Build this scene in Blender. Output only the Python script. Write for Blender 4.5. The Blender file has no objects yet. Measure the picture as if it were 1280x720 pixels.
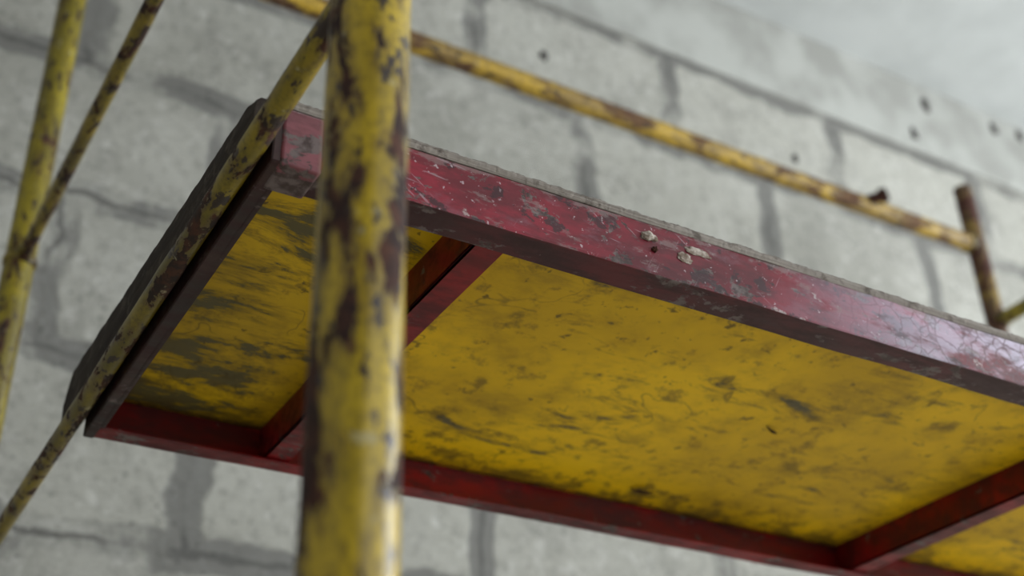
import bpy, bmesh, math, random
from mathutils import Vector, Matrix, noise
random.seed(7)
S = bpy.context.scene
S.view_settings.view_transform = 'Standard'
S.view_settings.look = 'None'
CZ = 0.70   # camera height above the floor

# ------------------------------------------------------------------ materials
def srgb(r, g, b):
    f = lambda c: (c/255/12.92) if c/255 <= .04045 else ((c/255+.055)/1.055)**2.4
    return (f(r), f(g), f(b), 1)

class M:
    def __init__(s, name):
        s.m = bpy.data.materials.new(name); s.m.use_nodes = True
        s.n = s.m.node_tree.nodes; s.l = s.m.node_tree.links
        s.b = s.n['Principled BSDF']
        s.tc = s.n.new('ShaderNodeTexCoord')
    def link(s, a, b): s.l.new(a, b)
    def mapv(s, scale=(1,1,1), loc=(0,0,0), rot=(0,0,0)):
        k = s.n.new('ShaderNodeMapping'); k.inputs['Scale'].default_value = scale
        k.inputs['Location'].default_value = loc; k.inputs['Rotation'].default_value = rot
        s.link(s.tc.outputs['Object'], k.inputs['Vector']); return k.outputs[0]
    def noise(s, v, scale, detail=6, rough=.6, dist=0):
        k = s.n.new('ShaderNodeTexNoise'); k.inputs['Scale'].default_value = scale
        k.inputs['Detail'].default_value = detail; k.inputs['Roughness'].default_value = rough
        k.inputs['Distortion'].default_value = dist
        s.link(v, k.inputs['Vector']); return k.outputs['Fac']
    def voro(s, v, scale, feat='F1', rnd=1):
        k = s.n.new('ShaderNodeTexVoronoi'); k.feature = feat
        k.inputs['Scale'].default_value = scale; k.inputs['Randomness'].default_value = rnd
        s.link(v, k.inputs['Vector']); return k.outputs['Distance']
    def warped(s, v, sc, amt):
        wx = s.n.new('ShaderNodeTexNoise'); wx.inputs['Scale'].default_value = sc; wx.inputs['Detail'].default_value = 4
        s.link(v, wx.inputs['Vector'])
        ad = s.n.new('ShaderNodeVectorMath'); ad.operation = 'MULTIPLY_ADD'
        s.link(wx.outputs['Color'], ad.inputs[0]); ad.inputs[1].default_value = (amt,)*3; s.link(v, ad.inputs[2])
        return ad.outputs[0]
    def ramp(s, f, a, b, lo=0., hi=1.):
        k = s.n.new('ShaderNodeMapRange'); k.interpolation_type = 'SMOOTHSTEP'
        for i, v in enumerate((a, b, lo, hi)): k.inputs[i+1].default_value = v
        s.link(f, k.inputs[0]); return k.outputs[0]
    def mix(s, f, a, b):
        k = s.n.new('ShaderNodeMix'); k.data_type = 'RGBA'
        if isinstance(f, (int, float)): k.inputs[0].default_value = f
        else: s.link(f, k.inputs[0])
        for i, c in ((6, a), (7, b)):
            if isinstance(c, tuple): k.inputs[i].default_value = c
            else: s.link(c, k.inputs[i])
        return k.outputs[2]
    def math(s, op, a, b=0.):
        k = s.n.new('ShaderNodeMath'); k.operation = op; k.use_clamp = False
        for i, c in enumerate((a, b)):
            if isinstance(c, (int, float)): k.inputs[i].default_value = c
            else: s.link(c, k.inputs[i])
        return k.outputs[0]
    def out(s, col, rough=.6, height=None, strength=.4, dist=.002, spec=.5, metal=0):
        if isinstance(col, tuple): s.b.inputs['Base Color'].default_value = col
        else: s.link(col, s.b.inputs['Base Color'])
        if isinstance(rough, (int, float)): s.b.inputs['Roughness'].default_value = rough
        else: s.link(rough, s.b.inputs['Roughness'])
        s.b.inputs['Specular IOR Level'].default_value = spec
        s.b.inputs['Metallic'].default_value = metal
        if height is not None:
            k = s.n.new('ShaderNodeBump'); k.inputs['Strength'].default_value = strength
            k.inputs['Distance'].default_value = dist
            s.link(height, k.inputs['Height']); s.link(k.outputs[0], s.b.inputs['Normal'])
        return s.m

def sepxyz(m, which):
    k = m.n.new('ShaderNodeSeparateXYZ'); m.link(m.tc.outputs['Object'], k.inputs[0]); return k.outputs[which]

def tube_mat(name, ya, yb, rustc, stretch=(1,1,.45), thr=.53, seed=0., dark=.5, sc=26, ro0=.38):
    m = M(name)
    v = m.mapv(stretch, (seed, seed*.7, seed*1.3)); v1 = m.mapv((1,1,1), (seed*2, 0, seed))
    tone = m.noise(v, 14, 5, .6)
    c = m.mix(m.ramp(tone, .38, .62), srgb(*ya), srgb(*yb))
    fine = m.noise(v1, 150, 5, .7)
    c = m.mix(m.ramp(fine, .46, .66, 0, .5), c, srgb(66, 58, 14))
    r = m.noise(v, sc, 9, .68, .25)
    stain = m.ramp(r, thr-.08, thr+.02, 0, dark)
    c = m.mix(stain, c, srgb(88, 66, 16))
    rust = m.ramp(r, thr+.0, thr+.016)
    rc = m.mix(m.ramp(m.noise(v1, 60, 5), .42, .66), srgb(*rustc), srgb(78, 44, 28))
    c = m.mix(rust, c, rc)
    sp = m.ramp(m.noise(v, 80, 5, .6), .58, .61)
    c = m.mix(sp, c, srgb(44, 28, 20))
    wh = m.ramp(m.noise(m.mapv((1,1,1),(5+seed,3,1)), 48, 6, .6), .64, .70, 0, .6)
    c = m.mix(wh, c, srgb(172, 164, 130))
    ro = m.ramp(rust, 0, 1, ro0, .9)
    h = m.math('ADD', m.math('MULTIPLY', rust, -.9), m.math('MULTIPLY', fine, .3))
    return m.out(c, ro, h, .6, .0013, .5)

mat_pole = tube_mat('yellow_paint_rusty_pole', (184,156,24), (138,116,14), (40,20,17), (1,1,.40), .54, 3.1, .8, 26, .30)
mat_tube = tube_mat('yellow_paint_rusty_tube', (142,122,18), (98,86,14), (40,27,20), (1,.40,1), .53, 1.7, .75, 36)
mat_rail = tube_mat('yellow_paint_worn_rail', (192,156,40), (150,122,56), (104,78,52), (.4,1,1), .53, 8.2, .5, 20, .5)
mat_farp = tube_mat('yellow_paint_back_pole', (152,136,20), (112,100,16), (60,42,28), (1,1,.4), .57, 5.5, .6, 20)
mat_rustp = tube_mat('brown_rust_upright', (140,112,34), (92,62,44), (72,42,36), (1,1,.5), .48, 2.5, .5, 20)

H0_ = .68+CZ
def red_mat(name, ra, rb, scratch=True, thr=.6, grime=.5, seed=0.):
    m = M(name)
    v = m.mapv((1,1,1), (seed,seed,seed)); vs = m.mapv((.35,1,1), (seed,0,0))
    c = m.mix(m.ramp(m.noise(vs, 9, 5), .38, .62), srgb(*ra), srgb(*rb))
    g = m.noise(vs, 34, 8, .7)
    c = m.mix(m.ramp(g, .44, .60, 0, grime), c, srgb(52, 22, 24))
    ch = m.noise(m.mapv((.6,1,1), (2+seed,1,4)), 30, 9, .7, .3)
    lowedge = m.ramp(sepxyz(m, 2), H0_+.0, H0_+.014, .045, 0)
    ch = m.math('ADD', ch, lowedge)
    chip = m.ramp(ch, thr, thr+.02)
    c = m.mix(chip, c, m.mix(m.ramp(m.noise(v, 80, 4), .4, .6), srgb(104,90,88), srgb(62,44,40)))
    h = m.math('MULTIPLY', chip, -.7)
    if scratch:
        msk = m.ramp(m.noise(v, 11, 3), .44, .60)
        for ang, sx, sy, th in ((.9, 260, 16, .68), (-.5, 300, 14, .69), (1.45, 240, 20, .69)):
            vv = m.mapv((1,1,1), (seed+ang,0,0), (0, ang, 0))
            k = m.n.new('ShaderNodeMapping'); k.inputs['Scale'].default_value = (sx, 6, sy)
            m.link(vv, k.inputs['Vector'])
            sc = m.ramp(m.noise(k.outputs[0], 1, 2, .5), th, th+.035)
            sc = m.math('MULTIPLY', sc, msk)
            c = m.mix(m.math('MULTIPLY', sc, .6), c, srgb(180, 150, 160))
        smr = m.ramp(m.noise(m.mapv((.6,1,1.4), (4,8,2)), 18, 8, .7), .54, .66, 0, .4)
        c = m.mix(smr, c, srgb(124, 84, 96))
        dk = m.ramp(m.noise(m.mapv((.6,1,1), (19,3,2)), 50, 7, .65), .575, .605, 0, .85)
        c = m.mix(dk, c, srgb(48, 20, 26))
        spk = m.ramp(m.noise(v, 130, 5, .65), .64, .67, 0, .75)
        c = m.mix(spk, c, srgb(196, 178, 184))
        pl = m.ramp(m.noise(m.mapv((.8,1,1.1), (9,3,2)), 30, 8, .68), .625, .655, 0, .8)
        c = m.mix(pl, c, srgb(176, 164, 162))
        # crackled film and a pale lavender window gleam painted in towards the far end
        cr = m.ramp(m.voro(m.warped(v, 30, .03), 42, 'DISTANCE_TO_EDGE'), .02, .06, 1, 0)
        far = m.ramp(sepxyz(m, 0), .80, 1.30)
        c = m.mix(m.math('MULTIPLY', m.ramp(m.noise(vs, 16, 7, .65), .40, .54, 0, .92), far), c, srgb(212, 202, 224))
        c = m.mix(m.math('MULTIPLY', m.math('MULTIPLY', cr, far), .8), c, srgb(84, 46, 56))
        te = m.math('ADD', m.ramp(sepxyz(m, 2), H0_+.050, H0_+.060, 0, .13), m.noise(vs, 60, 7, .7))
        c = m.mix(m.ramp(te, .57, .65, 0, .5), c, srgb(134, 120, 118))
    ro = m.ramp(g, .3, .7, .34, .58)
    h = m.math('ADD', h, m.math('MULTIPLY', m.noise(v, 120, 4), .35))
    return m.out(c, ro, h, .5, .001, .38)
mat_redf = red_mat('crimson_paint_scratched', (138,15,40), (102,11,28), True, .575, .5, 0.)
mat_redb = red_mat('dark_red_paint', (136,12,18), (98,10,12), False, .62, .6, 4.)
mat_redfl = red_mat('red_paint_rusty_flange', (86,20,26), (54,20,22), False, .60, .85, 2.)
mat_end = red_mat('brown_rusty_steel', (58,34,28), (40,26,22), False, .62, .8, 6.)
mat_corner = red_mat('worn_pink_corner', (128,72,78), (92,54,58), False, .54, .4, 7.)

# yellow panel underside
m = M('yellow_plywood_underside')
v = m.mapv((1,1,1)); vs = m.mapv((.5,1,1))
c = m.mix(m.ramp(m.noise(v, 4, 5, .55), .38, .62), srgb(236,190,2), srgb(204,162,4))
c = m.mix(m.ramp(m.noise(v, 16, 8, .7), .48, .70, 0, .4), c, srgb(142,114,10))
leftw = m.ramp(sepxyz(m, 0), .40, .58, 1, 0)
smn = m.noise(m.mapv((.40,1,1), (3,1,0), (0,0,.35)), 15, 10, .74, .4)
thr = m.math('SUBTRACT', smn, m.math('MULTIPLY', m.math('SUBTRACT', 1, leftw), .09))
c = m.mix(m.ramp(thr, .45, .56, 0, .68), c, srgb(94,78,26))
c = m.mix(m.ramp(thr, .53, .555, 0, .85), c, srgb(84,80,64))
c = m.mix(m.math('MULTIPLY', leftw, .25), c, srgb(92,84,30))
c = m.mix(m.ramp(m.noise(m.mapv((.5,1,1),(1,2,0)), 7, 8, .7, .3), .52, .66, 0, .4), c, srgb(118,96,28))
# patchy brown tone, stronger along the front and back steel angles
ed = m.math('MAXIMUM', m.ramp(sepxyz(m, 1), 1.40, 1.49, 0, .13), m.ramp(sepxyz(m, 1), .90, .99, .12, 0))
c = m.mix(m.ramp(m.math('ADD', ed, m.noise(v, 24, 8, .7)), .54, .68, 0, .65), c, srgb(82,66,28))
spn = m.noise(v, 42, 8, .68, .3)
c = m.mix(m.ramp(spn, .61, .66, 0, .75), c, srgb(70,56,24))
ln = m.math('ABSOLUTE', m.math('SUBTRACT', m.noise(v, 5, 3, .5, .6), .5))
lm = m.math('MULTIPLY', m.ramp(ln, .0, .006, 1, 0), m.ramp(m.noise(v, 13, 4), .48, .58, 0, .6))
c = m.mix(lm, c, srgb(84,70,24))
crk = m.ramp(m.voro(m.warped(v, 14, .05), 26, 'DISTANCE_TO_EDGE'), .008, .03, 1, 0)
near = m.math('MULTIPLY', m.ramp(sepxyz(m, 1), .92, 1.02, 1, 0), m.math('MULTIPLY', m.ramp(sepxyz(m, 0), .53, .57), m.ramp(sepxyz(m, 0), .64, .74, 1, 0)))
c = m.mix(m.math('MULTIPLY', m.math('MULTIPLY', crk, near), .8), c, srgb(78,64,32))
h = m.math('ADD', m.noise(vs, 30, 6), m.math('MULTIPLY', m.ramp(thr, .53, .555), -.6))
mat_panel = m.out(c, .55, h, .35, .002, .3)

def wood_mat(name, a, b, d, stretch):
    m = M(name)
    g = m.noise(m.mapv(stretch), 1, 6, .7, .6)
    c = m.mix(m.ramp(g, .3, .7), srgb(*a), srgb(*b))
    c = m.mix(m.ramp(m.noise(m.mapv(), 45, 6, .7), .52, .64, 0, .7), c, srgb(*d))
    return m.out(c, .9, g, .7, .002, .2)
mat_deck = wood_mat('weathered_plywood', (156,148,140), (118,110,102), (80,70,64), (6,60,320))
mat_endb = wood_mat('dark_weathered_board', (60,52,46), (42,35,31), (84,76,68), (200,8,90))

# block wall
m = M('aerated_block_masonry')
cmb = m.n.new('ShaderNodeCombineXYZ')
m.link(sepxyz(m, 0), cmb.inputs[0]); m.link(m.math('ADD', sepxyz(m, 2), .24-CZ+.8), cmb.inputs[1])
warp = m.n.new('ShaderNodeTexNoise'); warp.inputs['Scale'].default_value = 7; warp.inputs['Detail'].default_value = 7
m.link(m.tc.outputs['Object'], warp.inputs['Vector'])
wa = m.n.new('ShaderNodeVectorMath'); wa.operation = 'MULTIPLY_ADD'
m.link(warp.outputs['Color'], wa.inputs[0]); wa.inputs[1].default_value = (.10,.10,0); m.link(cmb.outputs[0], wa.inputs[2])
wb = m.n.new('ShaderNodeVectorMath'); wb.operation = 'SUBTRACT'; m.link(wa.outputs[0], wb.inputs[0]); wb.inputs[1].default_value = (.05,.05,0)
def brick(ms, sm):
    br = m.n.new('ShaderNodeTexBrick'); br.offset = .5
    m.link(wb.outputs[0], br.inputs['Vector'])
    for k, val in (('Scale',1),('Mortar Size',ms),('Mortar Smooth',sm),('Brick Width',.73),('Row Height',.40),('Bias',0)):
        br.inputs[k].default_value = val
    br.inputs['Color1'].default_value = (0,0,0,1); br.inputs['Color2'].default_value = (1,1,1,1); br.inputs['Mortar'].default_value = (.5,.5,.5,1)
    return br
br = brick(.052, .5); br2 = brick(.011, .6)
v = m.mapv()
c = m.mix(br.outputs['Color'], srgb(176,175,167), srgb(200,199,190))
c = m.mix(m.ramp(m.noise(v, 4, 8, .7), .44, .62, 0, .5), c, srgb(210,209,201))
c = m.mix(m.ramp(m.noise(v, 6, 9, .72, .4), .51, .62, 0, .4), c, srgb(152,150,144))
c = m.mix(m.ramp(m.noise(v, 30, 8, .75), .50, .62, 0, .45), c, srgb(132,130,124))
c = m.mix(m.ramp(m.noise(v, 24, 6, .7), .55, .64, 0, .5), c, srgb(224,223,217))
mor = m.math('MULTIPLY', m.ramp(br.outputs['Fac'], .1, .85), m.ramp(m.noise(v, 3.6, 6, .65), .39, .50, .25, 1.0))
c = m.mix(m.math('MULTIPLY', mor, .85), c, srgb(132,131,128))
mo2 = m.math('MULTIPLY', br2.outputs['Fac'], m.ramp(m.noise(v, 3.1, 5), .44, .56, .15, .7))
c = m.mix(mo2, c, srgb(102,101,99))
pit = m.ramp(m.voro(v, 34), .10, .22, .6, 0)
pit = m.math('MULTIPLY', pit, m.ramp(m.noise(v, 6, 4), .46, .56))
c = m.mix(pit, c, srgb(92,90,88))
h = m.math('SUBTRACT', m.math('ADD', m.noise(v, 16, 10, .8), m.math('MULTIPLY', m.noise(v, 4, 4), .3)), m.math('MULTIPLY', mor, .3))
mat_wall = m.out(c, .95, h, .9, .02, .1)

def plain_conc(name, a, b, sc=3, bump=.3):
    m = M(name); v = m.mapv()
    c = m.mix(m.ramp(m.noise(v, sc, 7, .6), .38, .62), srgb(*a), srgb(*b))
    return m.out(c, .95, m.noise(v, 18, 8, .7), bump, .006, .1)
mat_ceil = plain_conc('concrete_slab', (196,199,198), (186,189,188))
mat_lint = plain_conc('concrete_ring_beam', (176,177,172), (154,154,149), 4)
mat_floor = plain_conc('dusty_concrete_floor', (206,202,190), (184,180,170))
mat_plain = plain_conc('cement_render', (176,175,170), (154,153,148))
mat_mortar = plain_conc('dried_mortar', (192,182,172), (124,108,96), 90, .8)
mat_dark = plain_conc('rusty_bolt_steel', (74,48,40), (48,34,30), 60, .5)
mat_hole = plain_conc('painted_cavity_shade', (84,81,79), (62,60,58), 30, .3)  # shade inside the wall holes, put into the colour
mw = M('white_window_frame'); mat_win = mw.out(srgb(205,205,200), .4)

# ------------------------------------------------------------------ mesh helpers
def obj(name, bm, mat, parent=None, smooth=False):
    me = bpy.data.meshes.new(name); 
    bmesh.ops.recalc_face_normals(bm, faces=bm.faces[:])
    bm.to_mesh(me); bm.free()
    if smooth:
        for p in me.polygons: p.use_smooth = True
    for mm in (mat if isinstance(mat, list) else [mat]): me.materials.append(mm)
    o = bpy.data.objects.new(name, me); S.collection.objects.link(o)
    if parent: o.parent = parent
    return o
def empty(name, loc=(0,0,0)):
    e = bpy.data.objects.new(name, None); e.empty_display_size = .2; S.collection.objects.link(e); return e
def add_box(bm, a, b):
    vs = [bm.verts.new((x, y, z)) for x in (a[0], b[0]) for y in (a[1], b[1]) for z in (a[2], b[2])]
    for f in ((0,1,3,2),(4,6,7,5),(0,4,5,1),(2,3,7,6),(0,2,6,4),(1,5,7,3)): bm.faces.new([vs[i] for i in f])
def box(name, a, b, mat, parent=None, bev=0.):
    bm = bmesh.new(); add_box(bm, a, b)
    if bev: bmesh.ops.bevel(bm, geom=bm.edges[:], offset=bev, segments=3, profile=.5, affect='EDGES')
    return obj(name, bm, mat, parent)
def R(x, y, h): return Vector((x, y, h+CZ))   # heights are measured from the camera level

def add_tube(bm, p1, p2, r, hollow=True, seg=40, wob=.0006):
    p1, p2 = Vector(p1), Vector(p2); d = (p2-p1); L = d.length; d.normalize()
    a = d.orthogonal().normalized(); b = d.cross(a)
    n = max(2, int(L/.02)); rings = []
    for i in range(n+1):
        c = p1 + d*(L*i/n); ring = []
        for k in range(seg):
            t = 2*math.pi*k/seg; dirv = a*math.cos(t)+b*math.sin(t)
            pp = c + dirv*r
            ring.append(bm.verts.new(c + dirv*(r + wob*noise.noise(pp*22) )))
        rings.append(ring)
    for i in range(n):
        for k in range(seg):
            bm.faces.new((rings[i][k], rings[i][(k+1)%seg], rings[i+1][(k+1)%seg], rings[i+1][k]))
    for end, c0, sgn in ((rings[0], p1, 1), (rings[-1], p2, -1)):
        inn = [bm.verts.new(c0 + (v.co-c0)*.86) for v in end]
        dep = [bm.verts.new(v.co + d*sgn*min(.03, L*.3)) for v in inn]
        for k in range(seg):
            bm.faces.new((end[k], end[(k+1)%seg], inn[(k+1)%seg], inn[k]))
            bm.faces.new((inn[k], inn[(k+1)%seg], dep[(k+1)%seg], dep[k]))
        bm.faces.new(dep)
def tube(name, p1, p2, r, mat, parent, **k):
    bm = bmesh.new(); add_tube(bm, p1, p2, r, **k); o = obj(name, bm, mat, parent, True)
    return o
def collar(name, c, d, r, w, mat, parent):   # rounded, uneven weld / clamp ring
    bm = bmesh.new(); d = Vector(d).normalized(); a = d.orthogonal().normalized(); b = d.cross(a); c = Vector(c)
    rings = []
    for i in range(9):
        u = math.pi*i/8; ring = []
        for k in range(36):
            t = 2*math.pi*k/36; dv = a*math.cos(t)+b*math.sin(t)
            rr = r + w*.45*math.sin(u)*(1+.5*noise.noise((c+dv*.03)*60))
            ring.append(bm.verts.new(c + dv*rr - d*w*math.cos(u)))
        rings.append(ring)
    for i in range(8):
        for k in range(36):
            bm.faces.new((rings[i][k], rings[i][(k+1)%36], rings[i+1][(k+1)%36], rings[i+1][k]))
    return obj(name, bm, mat, parent, True)
def blob(name, c, size, mat, parent, seed=0, sub=4):
    bm = bmesh.new(); bmesh.ops.create_icosphere(bm, subdivisions=sub, radius=1)
    for vv in bm.verts:
        k = 1+.45*noise.noise(vv.co*1.6+Vector((seed,0,0)))+.2*noise.noise(vv.co*4+Vector((seed,3,0)))
        vv.co = Vector((vv.co.x*size[0]*k, vv.co.y*size[1]*k, vv.co.z*size[2]*k)) + Vector(c)
    return obj(name, bm, mat, parent, True)

# ------------------------------------------------------------------ scaffold frame
sc = empty('scaffolding')
XA, XB, YN, YF, PR = .2575, 3.03, .605, 2.20, .0272
XT, TR = .268, .0112
tube('near_pole', (XA, YN, .012), R(XA, YN, 2.6), PR, mat_pole, sc, seg=64)
tube('back_pole', (XA-.004, YF, .012), R(XA-.004, YF, 2.42), PR, mat_farp, sc)
tube('near_pole_b', (XB, YN, .012), R(XB, YN, 2.42), PR, mat_pole, sc)
tube('back_pole_b', (XB, YF, .012), R(XB, YF, 2.42), PR*1.06, mat_rustp, sc)
for i, (x, y) in enumerate(((XA,YN),(XA,YF),(XB,YN),(XB,YF))):
    box('base_plate_%d' % (i+1), (x-.07, y-.07, 0), (x+.07, y+.07, .012), mat_dark, sc, .003)
tube('support_tube', R(XT, YN+PR*.8, .692), R(XT, YF-PR*.8, .697), TR, mat_tube, sc)
tube('support_tube_b', R(XB, YN+PR*.8, .69), R(XB, YF-PR*.8, .69), TR, mat_tube, sc)
tube('lower_rung', R(XA, YN+PR*.8, -.25), R(XA, YF-PR*.8, -.25), TR, mat_tube, sc)
tube('lower_rung_b', R(XB, YN+PR*.8, -.25), R(XB, YF-PR*.8, -.25), TR, mat_tube, sc)
p1, p2 = R(XA, YF-PR*.7, 1.325), R(XA, YN+PR*.7, 1.20)
tube('end_brace', p1, p2, .0118, mat_tube, sc)
tube('end_rail_b', R(XB, YF-PR*.7, 1.92), R(XB, YN+PR*.7, 1.92), .022, mat_farp, sc)
tube('guard_rail', R(XA+PR*.8, YF, 2.20), R(XB-PR*.8, YF, 2.20), .0275, mat_rail, sc)
tube('lower_back_rail', R(XA+PR*.8, YF, -.45), R(XB-PR*.8, YF, -.45), .0255, mat_rail, sc)
for i, (c, d, r, w) in enumerate(((R(XA-.004,YF,1.315),(0,0,1),PR,.010),(R(XA,YF-.035,1.322),(0,1,.08),.0118,.010),
        (R(XT,YN+.035,.692),(0,1,0),TR,.010),(R(XB-.035,YF,2.2),(1,0,0),.0265,.012),(R(XB,YF-.035,1.92),(0,1,0),.022,.010),
        (R(XA+.035,YF,2.2),(1,0,0),.0265,.012),(R(XT,YF-.035,.697),(0,1,0),TR,.010))):
    collar('weld_bead_%d' % (i+1), c, d, r*.99, w, mat_tube, sc)
# bolt stub on guard rail
bm = bmesh.new(); add_tube(bm, R(2.555, YF-.02, 2.205), R(2.585, YF-.045, 2.216), .017, seg=16)
add_tube(bm, R(2.583, YF-.044, 2.215), R(2.595, YF-.056, 2.220), .024, seg=6)
obj('rail_bolt', bm, mat_dark, sc, False)

# ------------------------------------------------------------------ platform
pf = empty('scaffold_platform')
X0, X1, Y0, Y1, H0, H1, T = .293, 3.00, .87, 1.50, .68, .740, .004
def profile_beam(name, pts, x0, x1, mat, parent, n=120, jit=.0004, matsel=None):
    """extrude a closed (y,h) outline along X with tiny dents"""
    bm = bmesh.new(); rings = []
    for i in range(n+1):
        x = x0+(x1-x0)*i/n
        rings.append([bm.verts.new(R(x, y+jit*noise.noise(Vector((x*9, y*50, h*50))), h+jit*2*noise.noise(Vector((x*7+5, y*40, h*40))))) for y, h in pts])
    k = len(pts)
    for i in range(n):
        for j in range(k):
            f = bm.faces.new((rings[i][j], rings[i][(j+1)%k], rings[i+1][(j+1)%k], rings[i+1][j]))
            if matsel: f.material_index = matsel[j]
    bm.faces.new(rings[0]); bm.faces.new(rings[-1])
    return obj(name, bm, mat, parent)
# front angle: vertical web + inward bottom flange (rounded heel)
b = .0025
fp = [(Y0,H1),(Y0,H0+b),(Y0+b*.3,H0+b*.3),(Y0+b,H0),(Y0+.038,H0),(Y0+.0395,H0+.0015),(Y0+.038,H0+T),(Y0+T,H0+T),(Y0+T,H1)]
profile_beam('front_beam', fp, X0, X1, [mat_redf, mat_redfl], pf, 240, .0008, [0,0,1,1,1,1,1,1,1])
bp = [(Y1,H1),(Y1,H0+b),(Y1-b*.3,H0+b*.3),(Y1-b,H0),(Y1-.030,H0),(Y1-.031,H0+.0015),(Y1-.030,H0+T),(Y1-T,H0+T),(Y1-T,H1)]
profile_beam('back_beam', bp, X0, X1, mat_redb, pf, 240, .0008)
def cross_angle(name, x, w, hgt, mat):
    bm = bmesh.new(); z0 = H0+T+.001
    add_box(bm, R(x, Y0+T, z0), R(x+w, Y1-T, z0+T)); add_box(bm, R(x, Y0+T, z0), R(x+T, Y1-T, H1-.004))
    bmesh.ops.bevel(bm, geom=bm.edges[:], offset=.0008, segments=2, affect='EDGES')
    return obj(name, bm, mat, pf)
cross_angle('cross_member_1', .505, .034, .05, mat_redb)
cross_angle('cross_member_2', 1.50, .036, .05, mat_redb)
cross_angle('cross_member_3', 2.45, .036, .05, mat_redb)
bm = bmesh.new()
add_box(bm, R(X0-.009, Y0-.001, H0-.001), R(X0+T, Y1+.001, H1)); add_box(bm, R(X0, Y0+.0395, H0), R(X0+.009, Y1-.031, H0+T))
bmesh.ops.bevel(bm, geom=bm.edges[:], offset=.001, segments=2, affect='EDGES')
obj('end_angle', bm, mat_end, pf)
box('end_angle_b', R(X1-.001, Y0-.001, H0-.001), R(X1+T, Y1+.001, H1), mat_end, pf, .001)
box('corner_plate', R(X0-.002, Y0-.003, H0-.0025), R(X0+.036, Y0+.042, H1-.002), mat_corner, pf, .003)
# underside panel
bm = bmesh.new(); nx, ny = 180, 40
g = {}
for i in range(nx+1):
    for j in range(ny+1):
        x = X0+T+(X1-X0-2*T)*i/nx; y = Y0+T+(Y1-Y0-2*T)*j/ny
        g[i,j] = bm.verts.new(R(x, y, .7345+.0012*noise.noise(Vector((x*4,y*5,0)))))
for i in range(nx):
    for j in range(ny): bm.faces.new((g[i,j],g[i+1,j],g[i+1,j+1],g[i,j+1]))
o = obj('underside_panel', bm, mat_panel, pf, True)
so = o.modifiers.new('thick', 'SOLIDIFY'); so.thickness = .004; so.offset = 0
# deck boards with ragged edge
bm = bmesh.new(); n = 900; rings = []
for i in range(n+1):
    x = .287+(X1-.287)*i/n
    def j(k, a, f=60): return a*noise.noise(Vector((x*f, k*7.3, 1.1)))+a*.8*noise.noise(Vector((x*f*4, k*3.1, 5)))
    rings.append([bm.verts.new(R(x, Y0-.0005+j(1,.0006), H1+.0005)), bm.verts.new(R(x, Y0-.001+j(2,.0008), H1+.004+j(5,.0003))),
                  bm.verts.new(R(x, Y0-.0005+j(3,.001), H1+.009+j(6,.0005))), bm.verts.new(R(x, Y0+.003+j(4,.001), H1+.0135+j(7,.0014))),
                  bm.verts.new(R(x, Y0+.03, H1+.0145+j(8,.001))), bm.verts.new(R(x, Y1+.004, H1+.0145)), bm.verts.new(R(x, Y1+.004, H1+.0005))])
for i in range(n):
    for k in range(7): bm.faces.new((rings[i][k], rings[i][(k+1)%7], rings[i+1][(k+1)%7], rings[i+1][k]))
bm.faces.new(rings[0]); bm.faces.new(rings[-1])
obj('deck_board', bm, mat_deck, pf)
# end board standing on the support tube
bm = bmesh.new(); n = 160; rings = []
for i in range(n+1):
    t = i/n; y = .858+(1.535-.858)*t
    top = .742+.032*t + .0012*noise.noise(Vector((y*40,0,0))) + .0008*noise.noise(Vector((y*140,2,0)))
    if t < .04: top -= (.04-t)*.25
    if t > .97: top -= (t-.97)*.6
    bot = .7042
    xo = .262+.001*noise.noise(Vector((y*25,4,0)))
    rings.append([bm.verts.new(R(xo, y, bot)), bm.verts.new(R(xo-.001, y, (bot+top)/2)), bm.verts.new(R(xo+.001, y, top-.003)), bm.verts.new(R(xo+.004, y, top)), bm.verts.new(R(.283, y, top)), bm.verts.new(R(.283, y, bot))])
for i in range(n):
    for k in range(6): bm.faces.new((rings[i][k], rings[i][(k+1)%6], rings[i+1][(k+1)%6], rings[i+1][k]))
bm.faces.new(rings[0]); bm.faces.new(rings[-1])
obj('end_board', bm, mat_endb, pf)
# mortar lumps, flakes
blob('mortar_lump_1', R(.684, Y0-.001, .724), (.009,.004,.005), mat_mortar, pf, 1)
blob('mortar_lump_2', R(.690, Y0-.001, .710), (.003,.003,.003), mat_dark, pf, 2)
blob('mortar_lump_3', R(.745, Y0-.0003, .724), (.017,.001,.0045), mat_mortar, pf, 3)
blob('mortar_lump_4', R(.568, .916, .722), (.014,.01,.012), mat_mortar, pf, 4)
blob('mortar_lump_5', R(.728, Y0-.0003, .712), (.009,.0008,.006), mat_mortar, pf, 6)
def flake(name, x, y, l, w, ang):
    bm = bmesh.new(); rows = []
    for i in range(13):
        t = i/12; ww = w*math.sin(math.pi*min(max(t,.04),.96)); u = (t-.5)*l
        cx = x+u*math.cos(ang); cy = y+u*math.sin(ang)+.3*l*(t-.5)**2
        rows.append([bm.verts.new(R(cx-ww*math.sin(ang)*s, cy+ww*math.cos(ang)*s, .7315-.006*abs(math.sin(t*2.4))-.002*s*s)) for s in (-1,0,1)])
    for i in range(12):
        for k in range(2): bm.faces.new((rows[i][k],rows[i][k+1],rows[i+1][k+1],rows[i+1][k]))
    return obj(name, bm, mat_dark, pf, True)
flake('paint_flake_1', 1.104, 1.178, .022, .003, .2)
flake('paint_flake_2', 1.068, 1.428, .035, .006, -.3)

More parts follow.
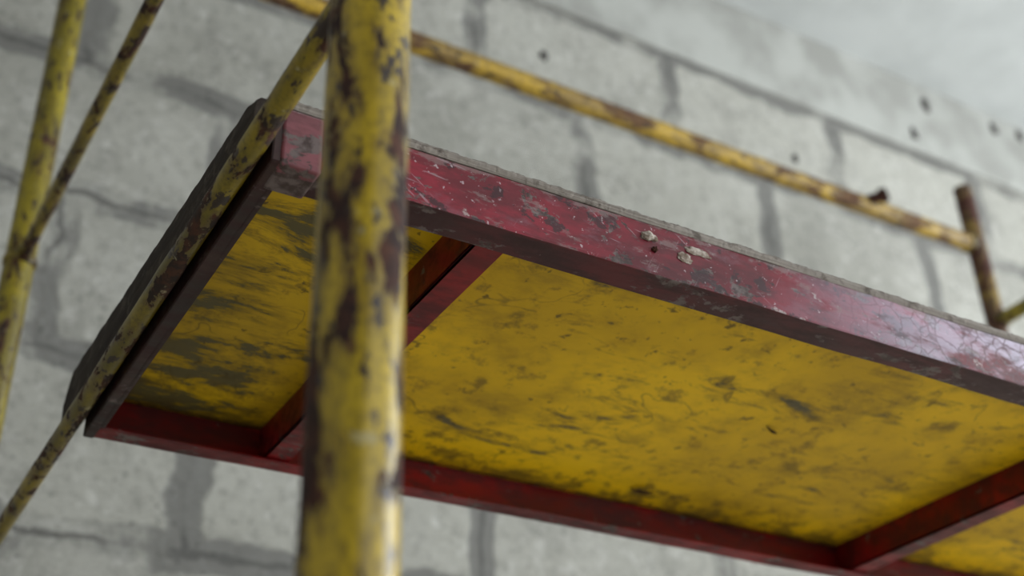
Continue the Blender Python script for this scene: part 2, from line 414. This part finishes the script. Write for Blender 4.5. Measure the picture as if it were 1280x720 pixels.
# ------------------------------------------------------------------ room
WY, CH = 2.60, 3.32+CZ
XL, XR, YB = -1.6, 5.5, -2.6
lint = 2.96+CZ
box('wall_back', (XL-.2, WY, 0), (XR+.2, WY+.2, lint), mat_wall)
bm = bmesh.new(); add_box(bm, (XL-.2, WY-.012, lint), (XR+.2, WY+.2, CH))
obj('trim_1', bm, mat_lint)
box('wall_left', (XL-.2, YB, 0), (XL, WY, CH), mat_plain)
box('ceiling', (XL-.2, YB-.2, CH), (XR+.2, WY+.2, CH+.2), mat_ceil)
box('floor', (XL-.2, YB-.2, -.1), (XR+.2, WY+.2, 0), mat_floor)
def wall_open(name, fixed, axis, lo, hi, o0, o1, z0, z1):
    bm = bmesh.new()
    def seg(a, b, za, zb):
        if axis == 'x': add_box(bm, (a, fixed[0], za), (b, fixed[1], zb))
        else: add_box(bm, (fixed[0], a, za), (fixed[1], b, zb))
    seg(lo, o0, 0, CH); seg(o1, hi, 0, CH); seg(o0, o1, 0, z0); seg(o0, o1, z1, CH)
    return obj(name, bm, mat_plain)
wall_open('wall_right', (XR, XR+.2), 'y', YB, WY, -2.3, 1.6, .5, 3.75)
wall_open('wall_front', (YB-.2, YB), 'x', XL-.2, XR+.2, .6, 4.2, .9, 3.6)
def window(name, axis, fx, a, b, z0, z1):
    bm = bmesh.new(); t = .06
    def bar(u0, u1, w0, w1):
        if axis == 'x': add_box(bm, (u0, fx-.03, w0), (u1, fx+.03, w1))
        else: add_box(bm, (fx-.03, u0, w0), (fx+.03, u1, w1))
    bar(a, b, z0, z0+t); bar(a, b, z1-t, z1); bar(a, a+t, z0+t, z1-t); bar(b-t, b, z0+t, z1-t)
    mid = (a+b)/2; bar(mid-t/2, mid+t/2, z0+t, z1-t)
    return obj(name, bm, mat_win)
window('window_1', 'y', XR+.12, -2.3, 1.6, .5, 3.75)
window('window_2', 'x', YB-.12, .6, 4.2, .9, 3.6)
# small cavities near the top of the wall, as dark lumps (x, height)
cav = empty('wall_cavities')
for i, (x, h, s) in enumerate(((3.47,3.22,.024),(3.86,3.25,.022),(4.02,3.27,.022),(3.36,3.04,.02),(1.70,2.74,.014),(2.72,2.70,.014))):
    blob('cavity_%d' % (i+1), R(x, WY-.012 if h > 2.96 else WY, h), (s,.005,s*1.4), mat_hole, cav, i, 3)

# ------------------------------------------------------------------ lights
def area(name, loc, tgt, sx, sy, power, col):
    L = bpy.data.lights.new(name, 'AREA'); L.shape = 'RECTANGLE'; L.size = sx; L.size_y = sy; L.energy = power; L.color = col
    o = bpy.data.objects.new(name, L); S.collection.objects.link(o); o.location = loc
    o.rotation_euler = (Vector(tgt)-Vector(loc)).to_track_quat('-Z', 'Y').to_euler(); return o
area('window_daylight', (XR-.02, -.35, 2.12), (0, -.35, 2.12), 3.8, 3.1, 300, (.93,.97,1.0))
area('window_daylight_front', (2.4, YB+.02, 2.25), (2.4, 5, 2.25), 3.5, 2.6, 42, (.93,.97,1.0))
W = bpy.data.worlds.new('World'); S.world = W; W.use_nodes = True
W.node_tree.nodes['Background'].inputs[0].default_value = (.80,.88,1,1)
W.node_tree.nodes['Background'].inputs[1].default_value = .6

# ------------------------------------------------------------------ camera
u = Vector((-.0257,-.854,.520)).normalized()
X = Vector((.865,.241,.439)); X = (X-u*X.dot(u)).normalized(); Y = u.cross(X)
Rm = Matrix(((X.x, -X.y, -X.z), (Y.x, -Y.y, -Y.z), (u.x, -u.y, -u.z)))
cam = bpy.data.cameras.new('camera'); co = bpy.data.objects.new('camera', cam); S.collection.objects.link(co)
co.matrix_world = Matrix.Translation((0,0,CZ)) @ Rm.to_4x4()
cam.sensor_width = 36; cam.lens = 1620/1280*36; cam.clip_start = .01
cam.dof.use_dof = True; cam.dof.focus_distance = 1.27; cam.dof.aperture_fstop = 3.3; cam.dof.aperture_blades = 7
S.camera = co
